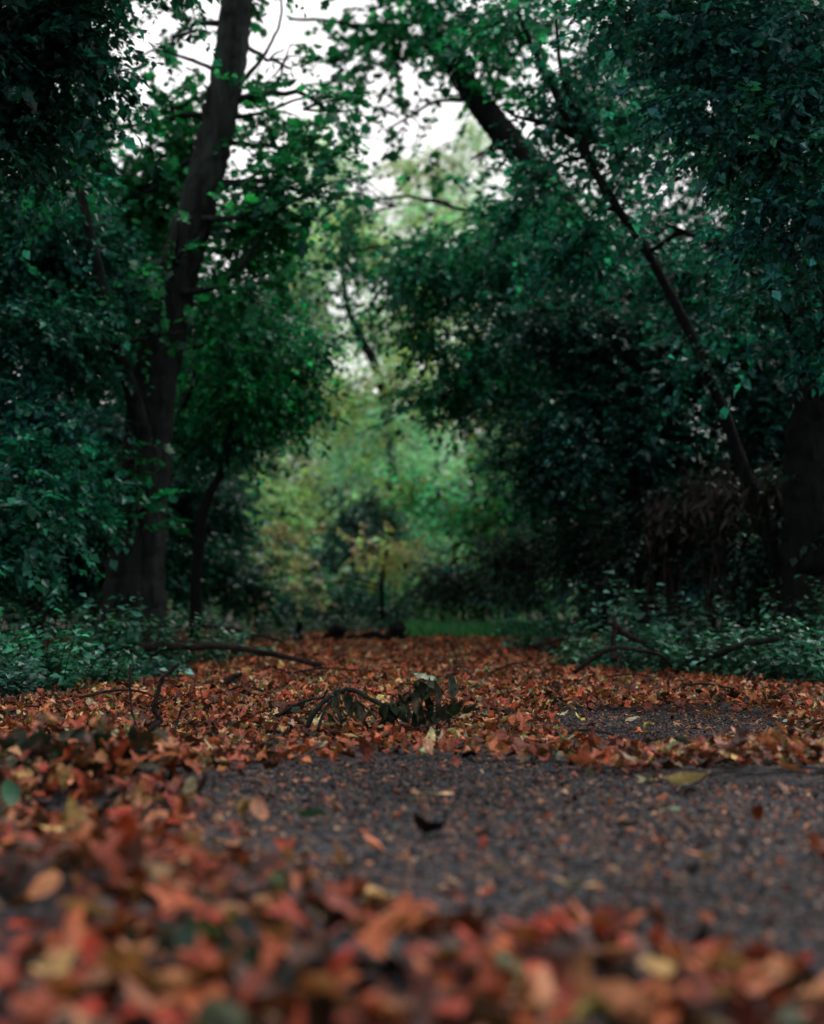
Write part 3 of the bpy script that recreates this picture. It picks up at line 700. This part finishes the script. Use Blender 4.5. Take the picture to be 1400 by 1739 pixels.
tree('arching_tree', 'dark trunk arching from the right across the bright sky gap', 'tree',
     [[(1130, 1075, 17, 70), (1100, 800, 17, 62), (1040, 520, 17, 56), (950, 340, 17, 50), (876, 250, 17, 48), (826, 190, 17, 44), (775, 115, 17, 40), (738, 60, 17, 34), (712, 0, 17, 26), (690, -120, 17, 18)],
      [(740, 80, 17, 14), (700, 66, 16.6, 9), (660, 48, 16.2, 8), (600, 42, 16, 7), (550, 34, 16, 6), (490, 32, 16, 5)],
      [(790, 170, 17, 8), (740, 172, 16.6, 6), (700, 195, 16.4, 5), (655, 222, 16.4, 3)]],
     [(680, 60, 16.4, 110, 50, .8, .55), (640, 100, 16, 70, 35, .5, .5), (770, 30, 16.5, 90, 50, .7, .7), (830, 110, 17, 70, 50, .7, .22), (840, 190, 17.2, 60, 50, .6, .14), (700, 260, 17.5, 90, 25, .6, .15), (720, -120, 16.5, 220, 90, 1.2, .5), (620, 10, 16.5, 60, 25, .5, .3), (600, 190, 16.2, 80, 60, .6, .16), (690, 170, 16.4, 50, 50, .6, .12), (800, 270, 17.2, 80, 40, .6, .2), (880, 60, 17, 60, 60, .6, .5)],
     GREEN, .10, lobed=True, k=2.8)
tree('hanging_bough_tree', 'dense green tree whose boughs hang over the middle of the path', 'tree',
     [[(1010, 1065, 19, 50), (1000, 850, 19, 42), (980, 650, 18.5, 34), (930, 480, 18, 24), (860, 380, 17, 16)]],
     [(760, 430, 16, 110, 70, 1.0), (890, 370, 16.5, 100, 60, 1.0), (720, 470, 15.6, 90, 80, .8, .9), (850, 470, 15.5, 110, 110, .9), (800, 590, 15.5, 110, 90, .8), (720, 570, 15.6, 50, 70, .5, .6), (580, 430, 17, 50, 70, .6, .55),
      (760, 680, 15.8, 70, 70, .6, .7), (890, 650, 16, 90, 110, .8), (700, 690, 16, 40, 60, .4, .4), (610, 340, 17, 60, 40, .6, .45), (640, 500, 16.6, 50, 70, .5, .35)],
     (.011, .105, .048), .064, k=2.9)
tree('thicket_tree', 'dark leafy tree forming the black green wall right of the path', 'tree',
     [[(1080, 1085, 13, 30), (1080, 900, 13, 26), (1060, 700, 13, 18), (1050, 560, 13, 10)]],
     [(1000, 560, 13.5, 130, 110, .9), (1130, 600, 13.6, 120, 110, .9), (1000, 720, 13.2, 120, 110, .9), (1130, 760, 13, 110, 110, .8), (930, 800, 14, 80, 90, .7), (1300, 560, 13.5, 110, 130, .9, .7), (1290, 720, 13.2, 110, 110, .8), (1450, 600, 13, 130, 220, 1.2)],
     DARK, .062, k=4.2)
tree('dark_trunk_tree', 'thick black trunk standing at the right frame edge', 'tree',
     [[(1385, 1090, 10.6, 116), (1380, 950, 10.6, 98), (1382, 750, 10.6, 90), (1392, 600, 10.6, 84), (1405, 400, 10.6, 76), (1420, 100, 10.6, 66)]],
     [(1340, 480, 9.3, 90, 70, .6, .6), (1400, 560, 9.3, 90, 70, .6), (1300, 400, 9.4, 80, 60, .6, .7), (1480, 300, 9.5, 120, 160, .8)],
     TEAL, .07, limbs=[[(1366, 640, 9.5, 16), (1345, 560, 9.4, 14), (1312, 490, 9.3, 12), (1255, 445, 9.3, 12), (1205, 412, 9.4, 9), (1130, 380, 9.5, 5)]], k=3.2)
tree('bramble_thicket', 'black tangled bramble thicket under the right trees', 'shrub',
     [[(1000, 1085, 14, 10), (990, 960, 14, 8), (980, 880, 14, 5)]],
     [(900, 960, 15, 90, 60, .7), (1010, 930, 13.5, 100, 90, .8), (1120, 940, 12.5, 110, 80, .7), (1300, 960, 11.5, 140, 90, .7), (1230, 860, 12, 130, 70, .6), (1460, 900, 11, 120, 140, .8)],
     (.008, .024, .019), .06, k=4)
# dry drooping growth in the right shade
def dry_clump(px, py, d, rx, ry, lab):
    g = Geo(); c = P(px, py, d); base = np.array([c[0], c[1], 0.])
    n = 420; e = rx * d / F; h = ry * d / F
    a = rng.normal(0, .5, (n, 3)) * np.array([e, .3, h]) + c
    dr = unit(np.stack([rng.normal(0, .6, n), rng.normal(0, .6, n), -np.ones(n)], 1))
    s = rng.uniform(.08, .17, (n, 1)); u = unit(np.cross(dr, rng.normal(0, 1, (n, 3))))
    v = np.stack([a, a + dr * s * .5 + u * s * .13, a + dr * s, a + dr * s * .5 - u * s * .13], 1)
    cc = np.repeat(np.array((.014, .013, .010))[None] * rng.lognormal(0, .4, (n, 1)), 4, 0)
    g.add(v.reshape(-1, 3), [np.arange(n * 4).reshape(-1, 4)], cc)
    root = empty('dry_shrub', base, lab, 'dry shrub')
    g.build('foliage', M_LITTER, parent=root, origin=base)
    t = Geo()
    for i in range(9):
        q = c + np.array([rng.uniform(-e, e), rng.uniform(-.2, .2), rng.uniform(0, h)])
        b = base + np.array([rng.normal(0, .1), rng.normal(0, .1), -.03])
        tube(t, [b, (b + q) / 2 + np.array([0, 0, .25 * h]), q, q + np.array([rng.normal(0, .15), 0, -.25])], [.012, .009, .006, .002], 5, 4)
    t.build('stem', M_STICK, parent=root, origin=base, smooth=True)
dry_clump(1215, 850, 11.2, 60, 60, 'larger clump of dry drooping brown leaves in the right shade')
dry_clump(1330, 830, 11.0, 40, 35, 'smaller clump of dry drooping leaves by the thick black trunk')
dry_clump(1130, 880, 11.8, 25, 40, 'narrow clump of dry drooping leaves, leftmost in the right shade')

# ---- centre, beyond the end of the path
tree('sunlit_shrub', 'pale yellow green shrub in the light, left end of the path', 'shrub',
     [[(470, 1050, 24, 10), (470, 950, 24, 7), (480, 860, 24, 4)]],
     [(470, 850, 24, 70, 60, 1.0, .8), (410, 930, 23, 60, 70, .8), (500, 960, 24, 60, 60, .8, .8), (520, 860, 25, 40, 60, .8, .7)],
     (.32, .44, .20), .075, k=3, colvar=.7, yellow=.4, ycol=(.42, .34, .16))
tree('dead_leaf_bush', 'bush with rusty brown dead leaves at the end of the path', 'bush',
     [[(650, 1070, 21.3, 8), (650, 980, 21.3, 6), (660, 930, 21.3, 4)]],
     [(672, 950, 21.2, 36, 36, .5, 1.), (615, 925, 21.4, 26, 28, .5, .8), (440, 985, 21.5, 60, 40, .6, .4), (500, 900, 22, 40, 50, .5, .25), (520, 1000, 21.4, 50, 30, .5, .4)],
     (.55, .27, .17), .08, k=2.4)
tree('dark_round_shrub', 'dark green rounded shrub in the middle at the end of the path', 'shrub',
     [[(600, 1050, 25, 8), (600, 950, 25, 6), (600, 880, 25, 4)]],
     [(590, 880, 25, 60, 50, .8), (570, 960, 24, 70, 60, .8, .8), (640, 870, 26, 70, 50, .8, .8), (500, 1020, 22.5, 110, 35, .8, .8), (640, 1020, 22.5, 90, 35, .7, .8)],
     (.016, .060, .045), .075, k=3.4)
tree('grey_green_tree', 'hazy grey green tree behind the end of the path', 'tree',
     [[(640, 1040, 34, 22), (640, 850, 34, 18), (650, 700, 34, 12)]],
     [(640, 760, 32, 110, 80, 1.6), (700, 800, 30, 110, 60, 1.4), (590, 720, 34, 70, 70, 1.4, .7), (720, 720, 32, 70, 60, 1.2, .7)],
     (.28, .48, .30), .08, k=2.6, colvar=.8, yellow=.18, ycol=(.6, .6, .5))  # haze painted as pale leaf colour, white light specks as the palest leaves
tree('bright_green_shrub', 'bright green shrub under the hanging boughs, right of centre', 'shrub',
     [[(820, 1050, 22, 8), (815, 900, 22, 6), (800, 800, 22, 4)]],
     [(800, 880, 22, 80, 60, .9), (810, 780, 23, 50, 50, .8, .8), (740, 850, 24, 70, 60, .9, .8), (870, 880, 21, 40, 80, .7)],
     (.05, .24, .10), .075, k=3, colvar=.75, yellow=.18)
tree('black_shade_shrub', 'blackish shrub in the shade right of the path end', 'shrub',
     [[(790, 1050, 20, 8), (780, 980, 20, 5), (770, 930, 20, 3)]],
     [(800, 985, 20, 90, 40, .8), (740, 985, 21, 40, 40, .6, .7), (890, 1000, 18.5, 70, 40, .7)],
     (.014, .038, .03), .065, k=3.6)
tree('golden_tree', 'tall yellowing tree with dark forked trunk far behind the path', 'tree',
     [[(668, 1046, 28, 14), (665, 760, 28, 14), (642, 635, 28, 17), (612, 570, 28, 15), (588, 510, 28, 10), (580, 400, 28, 7)], [(655, 690, 28, 14), (690, 620, 28, 10), (720, 560, 28, 6)]],
     [(650, 730, 26.5, 80, 60, 1., .5), (660, 830, 26.5, 60, 60, 1., .3), (600, 650, 27, 50, 40, 1., .25), (690, 640, 27, 60, 60, 1., .8), (525, 520, 28, 60, 90, 1.2, .55), (620, 420, 29, 70, 60, 1.4, .6), (540, 430, 28, 60, 60, 2., .6), (560, 500, 28, 70, 50, 1.6, .4), (670, 630, 27, 60, 50, 1.6, .3), (560, 360, 29, 70, 50, 1.8, .6), (690, 560, 29, 50, 80, 1.6, .5), (760, 340, 29, 70, 50, 1.8, .45), (480, 500, 28, 60, 80, 1.6, .6), (640, 480, 30, 60, 60, 1.6, .35), (500, 600, 29, 60, 80, 1.6, .5), (700, 480, 30, 70, 80, 1.6, .4), (600, 690, 28, 100, 60, 1.6, .8), (520, 680, 28, 60, 80, 1.6, .8), (760, 480, 30, 70, 120, 1.6, .6)],
     (.42, .56, .28), .085, k=2.3, colvar=.7, yellow=.3, ycol=(.52, .40, .16))  # hazy glow of the gap put into the light leaf colour
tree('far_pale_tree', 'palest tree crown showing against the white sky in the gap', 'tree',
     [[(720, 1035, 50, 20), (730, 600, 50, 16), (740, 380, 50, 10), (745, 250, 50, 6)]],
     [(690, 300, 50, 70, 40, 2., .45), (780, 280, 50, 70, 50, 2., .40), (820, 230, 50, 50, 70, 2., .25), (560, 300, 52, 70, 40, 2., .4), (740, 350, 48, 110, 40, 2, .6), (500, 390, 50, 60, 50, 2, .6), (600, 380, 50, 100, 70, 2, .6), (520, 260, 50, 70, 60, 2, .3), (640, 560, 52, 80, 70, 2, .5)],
     (.46, .48, .26), .12, k=3.0, yellow=.3, ycol=(.38, .30, .14))  # distance haze painted in as a paler leaf colour

tree('tangled_undergrowth', 'tangled dim green and tan scrub closing the end of the path', 'scrub',
     [[(560, 1052, 23.5, 7), (560, 1000, 23.5, 5), (565, 950, 23.5, 3)], [(760, 1052, 24, 7), (765, 1000, 24, 5), (770, 950, 24, 3)]],
     [(440, 1010, 23, 90, 45, .8), (560, 1010, 23.5, 90, 45, .8), (690, 1005, 24, 90, 50, .8), (810, 1010, 24, 90, 45, .8), (900, 1015, 23, 80, 40, .8), (600, 930, 26, 110, 60, 1., .6), (720, 930, 26, 100, 70, 1., .7), (860, 930, 25, 90, 70, 1.)],
     (.18, .33, .21), .07, k=2.6, colvar=.7, yellow=.2, ycol=(.36, .24, .16))
# ---- far woods closing the view on both sides, added beyond the frame to block light
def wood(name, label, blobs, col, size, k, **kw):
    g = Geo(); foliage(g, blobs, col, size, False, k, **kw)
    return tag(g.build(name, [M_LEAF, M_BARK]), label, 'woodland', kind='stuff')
wood('shaded_woods', 'dark mass of woodland behind the left trees',
     [(60, 500, 20, 320, 330, 1.5), (-320, 500, 16, 300, 500, 2.0), (80, 880, 20, 300, 200, 1.5), (300, 640, 21, 200, 200, 1.5), (-90, 80, 19, 210, 220, 1.5), (350, 860, 22, 100, 170, 1.3),
      (-500, 900, 14, 350, 250, 2.0), (350, 400, 20, 130, 130, 1.2, .55), (470, 520, 22, 80, 130, 1.2, .6), (150, 980, 18, 300, 60, 1.0)],
     (.008, .052, .040), .10, 2.9, twigs=False)
wood('dense_woods', 'dark mass of woodland behind the right trees',
     [(1200, 500, 20, 320, 280, 1.5), (1720, 500, 16, 300, 500, 2.0), (1200, 880, 20, 330, 200, 1.5), (1000, 560, 22, 160, 220, 1.4), (1330, 80, 19, 320, 240, 1.5), (1100, 130, 20, 150, 180, 1.4, .7), (930, 850, 22, 110, 180, 1.3),
      (1900, 900, 14, 350, 250, 2.0), (1150, 985, 18, 330, 60, 1.0), (900, 420, 21, 120, 120, 1.2, .8)],
     (.008, .052, .040), .10, 2.9, twigs=False)
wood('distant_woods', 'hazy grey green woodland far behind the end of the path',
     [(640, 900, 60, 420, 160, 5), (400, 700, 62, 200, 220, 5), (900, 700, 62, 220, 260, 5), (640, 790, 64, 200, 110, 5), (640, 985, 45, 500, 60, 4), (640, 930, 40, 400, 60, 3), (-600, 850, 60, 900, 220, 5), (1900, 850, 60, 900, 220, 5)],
     (.24, .34, .22), .30, 3.2, twigs=False, yellow=.15)  # no haze volume; haze is put into the grey green leaf colour

# ------------------------------------------------------------------ ground plants
def plant(label, cat, group, x, y, h, spread, n_st, size, col, k_leaf=14, name='leafy_plant'):
    root = empty(name, (x, y, 0), label, cat, group)
    st, fo = Geo(), Geo()
    B, AX, SG = [], [], []
    for i in range(n_st):
        a = rng.uniform(0, 6.28); r = abs(rng.normal(0, .45)) * spread
        b = np.array([r * math.cos(a) * .6, r * math.sin(a) * .6, -.04])
        hh = h * rng.uniform(.35, 1.25)
        tip = b + np.array([math.cos(a) * spread * .5 * rng.uniform(.3, 1), math.sin(a) * spread * .5 * rng.uniform(.3, 1), hh])
        mid = (b + tip) / 2 + np.array([0, 0, .12 * hh])
        tube(st, [b, mid, tip], [.004, .003, .0015], 4, 3, .05)
        q = resample([b, mid, tip], k_leaf + 2)[2:]
        B.append(q); t = unit(np.gradient(q, axis=0)); AX.append(t)
    B = np.concatenate(B); Tn = np.concatenate(AX); n = len(B)
    az = rng.uniform(0, 6.28, n)
    ax = unit(np.stack([np.cos(az), np.sin(az), rng.normal(-.05, .3, n)], 1)); nn = np.array([0, 0, 1.]) + rng.normal(0, .3, (n, 3))
    u = unit(np.cross(ax, nn)); w = np.cross(u, ax); sz = size * rng.uniform(.5, 1.3, (n, 1))
    off = B + ax * sz * .25
    v = off[:, None] + sz[:, None] * (u[:, None] * LV[None, :, :1] * 1.25 + ax[:, None] * LV[None, :, 1:2] + w[:, None] * LV[None, :, 2:3])
    cc = np.repeat(np.array(col)[None] * rng.lognormal(0, .6, (n, 1)), 5, 0)
    fo.add(v.reshape(-1, 3), [(LFQ[None] + (np.arange(n) * 5)[:, None, None]).reshape(-1, 4)], np.clip(cc, .003, .5))
    st.build('stem', M_STICK, parent=root, smooth=True); fo.build('foliage', M_PLANT, parent=root)
    return root

PT = (.028, .115, .092); PG = (.035, .125, .05)
ordn = ['first', 'second', 'third', 'fourth', 'fifth', 'sixth', 'seventh', 'eighth', 'ninth', 'tenth', 'eleventh', 'twelfth', 'thirteenth', 'fourteenth', 'fifteenth']
def row(specs, lab, group, col, **kw):
    for i, (px, top, d, sp) in enumerate(specs):
        g = P(px, 1000, d); h = max(.16, P(px, top, d)[2])
        plant(lab.format(ordn[i]), 'leafy plant', group, g[0], g[1], h, sp, kw.get('n', 26), kw.get('size', .056), np.array(col) * rng.uniform(.55, 1.3) * np.array([rng.uniform(.7, 1.6), 1, rng.uniform(.7, 1.1)]), 20)
row([(-40, 1045, 8.4, .5), (20, 1062, 8.2, .5), (75, 1072, 8.1, .48), (130, 1095, 8.3, .45), (180, 1125, 8.5, .35), (235, 1140, 9.0, .3), (20, 1120, 7.5, .35)],
    'teal green leafy plant, {} from the left in the front row of the left bank', 'front plants of the left bank', PT, n=30)
row([(-30, 1020, 9.6, .6), (60, 1015, 9.6, .6), (150, 1025, 9.8, .6), (235, 1045, 10., .5), (300, 1050, 10.3, .5), (345, 1060, 11., .5), (390, 1072, 12., .45)],
    'leafy plant, {} from the left in the back row of the left bank', 'back plants of the left bank', PT, n=26)
row([(1000, 1085, 10.5, .4), (1085, 1070, 9.9, .5), (1150, 1070, 9.6, .5), (1215, 1075, 9.3, .45), (1290, 1060, 9.0, .5), (1350, 1055, 8.8, .5), (1420, 1060, 8.6, .5)],
    'teal green leafy plant, {} from the path in the front row of the right bank', 'front plants of the right bank', PT, n=30)
row([(900, 1040, 13.5, .6), (960, 1030, 12.5, .6), (1030, 1015, 11.6, .6), (1100, 1005, 11., .6), (1180, 1020, 10.6, .6), (1270, 1015, 10.3, .6), (1350, 1000, 10., .6), (1430, 990, 9.8, .6)],
    'leafy plant, {} from the path in the back row of the right bank', 'back plants of the right bank', PT, n=26)
tag(plant('tall leafy sapling with drooping leaves standing up over the right bank', 'sapling', None, *P(1105, 1000, 10.4)[:2], P(1105, 985, 10.4)[2], .3, 5, .12, (.05, .12, .10), 7, 'leafy_sapling'))
row([(420, 1050, 16, .7), (480, 1045, 18, .7), (560, 1045, 20.5, .8), (640, 1048, 20.8, .7)],
    'dim green plant, {} from the left behind the far edge of the leaf carpet', 'plants behind the leaf carpet', (.025, .075, .05), n=30)

# bright grass at the far right end of the leaf carpet
gg = Geo(); n = 9000
px = rng.uniform(690, 960, n); dd = rng.uniform(17.5, 21.5, n)
x = (px - CX) / F * dd; b = np.stack([x, dd, np.zeros(n)], 1)
hgt = rng.uniform(.08, .24, (n, 1)); ln = rng.normal(0, .35, (n, 2))
tip = b + np.concatenate([ln * hgt, hgt], 1)
sd = unit(np.stack([rng.normal(0, 1, n), rng.normal(0, 1, n), np.zeros(n)], 1)) * .012
v = np.stack([b - sd, b + sd, (b + tip) / 2 + sd * .8, tip, (b + tip) / 2 - sd * .8], 1).reshape(-1, 3)
f = np.array([[0, 1, 2, 4]]); f3 = np.array([[4, 2, 3]])
k = (np.arange(n) * 5)[:, None, None]
cc = np.repeat(np.array((.06, .21, .075))[None] * rng.lognormal(0, .35, (n, 1)), 5, 0)
gg.add(v, [(f[None] + k).reshape(-1, 4), (f3[None] + k).reshape(-1, 3)], cc)
tag(gg.build('grass', M_PLANT), 'bright green grass at the far right end of the leaf carpet', 'grass', kind='stuff')

# ------------------------------------------------------------------ light, sky, camera
W = bpy.data.worlds.new('World'); SC.world = W; W.use_nodes = True
nt = W.node_tree; nt.nodes.clear()
out = nt.nodes.new('ShaderNodeOutputWorld'); bg = nt.nodes.new('ShaderNodeBackground')
sky = nt.nodes.new('ShaderNodeTexSky'); sky.sky_type = 'NISHITA'; sky.sun_disc = False
SUN_EL, SUN_AZ = math.radians(50), math.radians(48)
sky.sun_elevation = SUN_EL; sky.sun_rotation = SUN_AZ; sky.air_density = 1.0; sky.dust_density = 6.0; sky.ozone_density = 1.0
hs = nt.nodes.new('ShaderNodeHueSaturation'); hs.inputs['Saturation'].default_value = .12
mx = nt.nodes.new('ShaderNodeMix'); mx.data_type = 'RGBA'; mx.blend_type = 'MIX'; mx.inputs[0].default_value = .8
mx.inputs[7].default_value = (12.5, 12.1, 12.3, 1)      # even cloud cover
nt.links.new(sky.outputs[0], hs.inputs['Color']); nt.links.new(hs.outputs[0], mx.inputs[6]); nt.links.new(mx.outputs[2], bg.inputs[0])
bg.inputs[1].default_value = .12
nt.links.new(bg.outputs[0], out.inputs[0])
sl = bpy.data.lights.new('sun', 'SUN'); sl.energy = 2.6; sl.angle = math.radians(40); sl.color = (1, .95, .88)
so = bpy.data.objects.new('sun', sl); COL.objects.link(so)
dv = Vector((math.sin(SUN_AZ) * math.cos(SUN_EL), math.cos(SUN_AZ) * math.cos(SUN_EL), math.sin(SUN_EL)))
so.rotation_euler = dv.to_track_quat('Z', 'Y').to_euler(); so.location = (0, 10, 30)

cam = bpy.data.cameras.new('camera'); co = bpy.data.objects.new('camera', cam); COL.objects.link(co)
co.location = (0, 0, CAMH); co.rotation_euler = (math.radians(90) + PITCH, 0, 0)
cam.sensor_fit = 'HORIZONTAL'; cam.lens = 50; cam.sensor_width = 50 * 1400 / F
cam.clip_start = .05; cam.clip_end = 3000
cam.dof.use_dof = True; cam.dof.focus_distance = 6.3; cam.dof.aperture_fstop = 1.55
SC.camera = co
SC.view_settings.view_transform = 'Standard'; SC.view_settings.look = 'None'
SC.view_settings.exposure = 0; SC.view_settings.gamma = 1
SC.render.engine = 'CYCLES'
cy = SC.cycles; cy.use_denoising = True; cy.max_bounces = 6; cy.diffuse_bounces = 3; cy.transmission_bounces = 4
cy.glossy_bounces = 2; cy.use_adaptive_sampling = False; cy.sample_clamp_indirect = 4
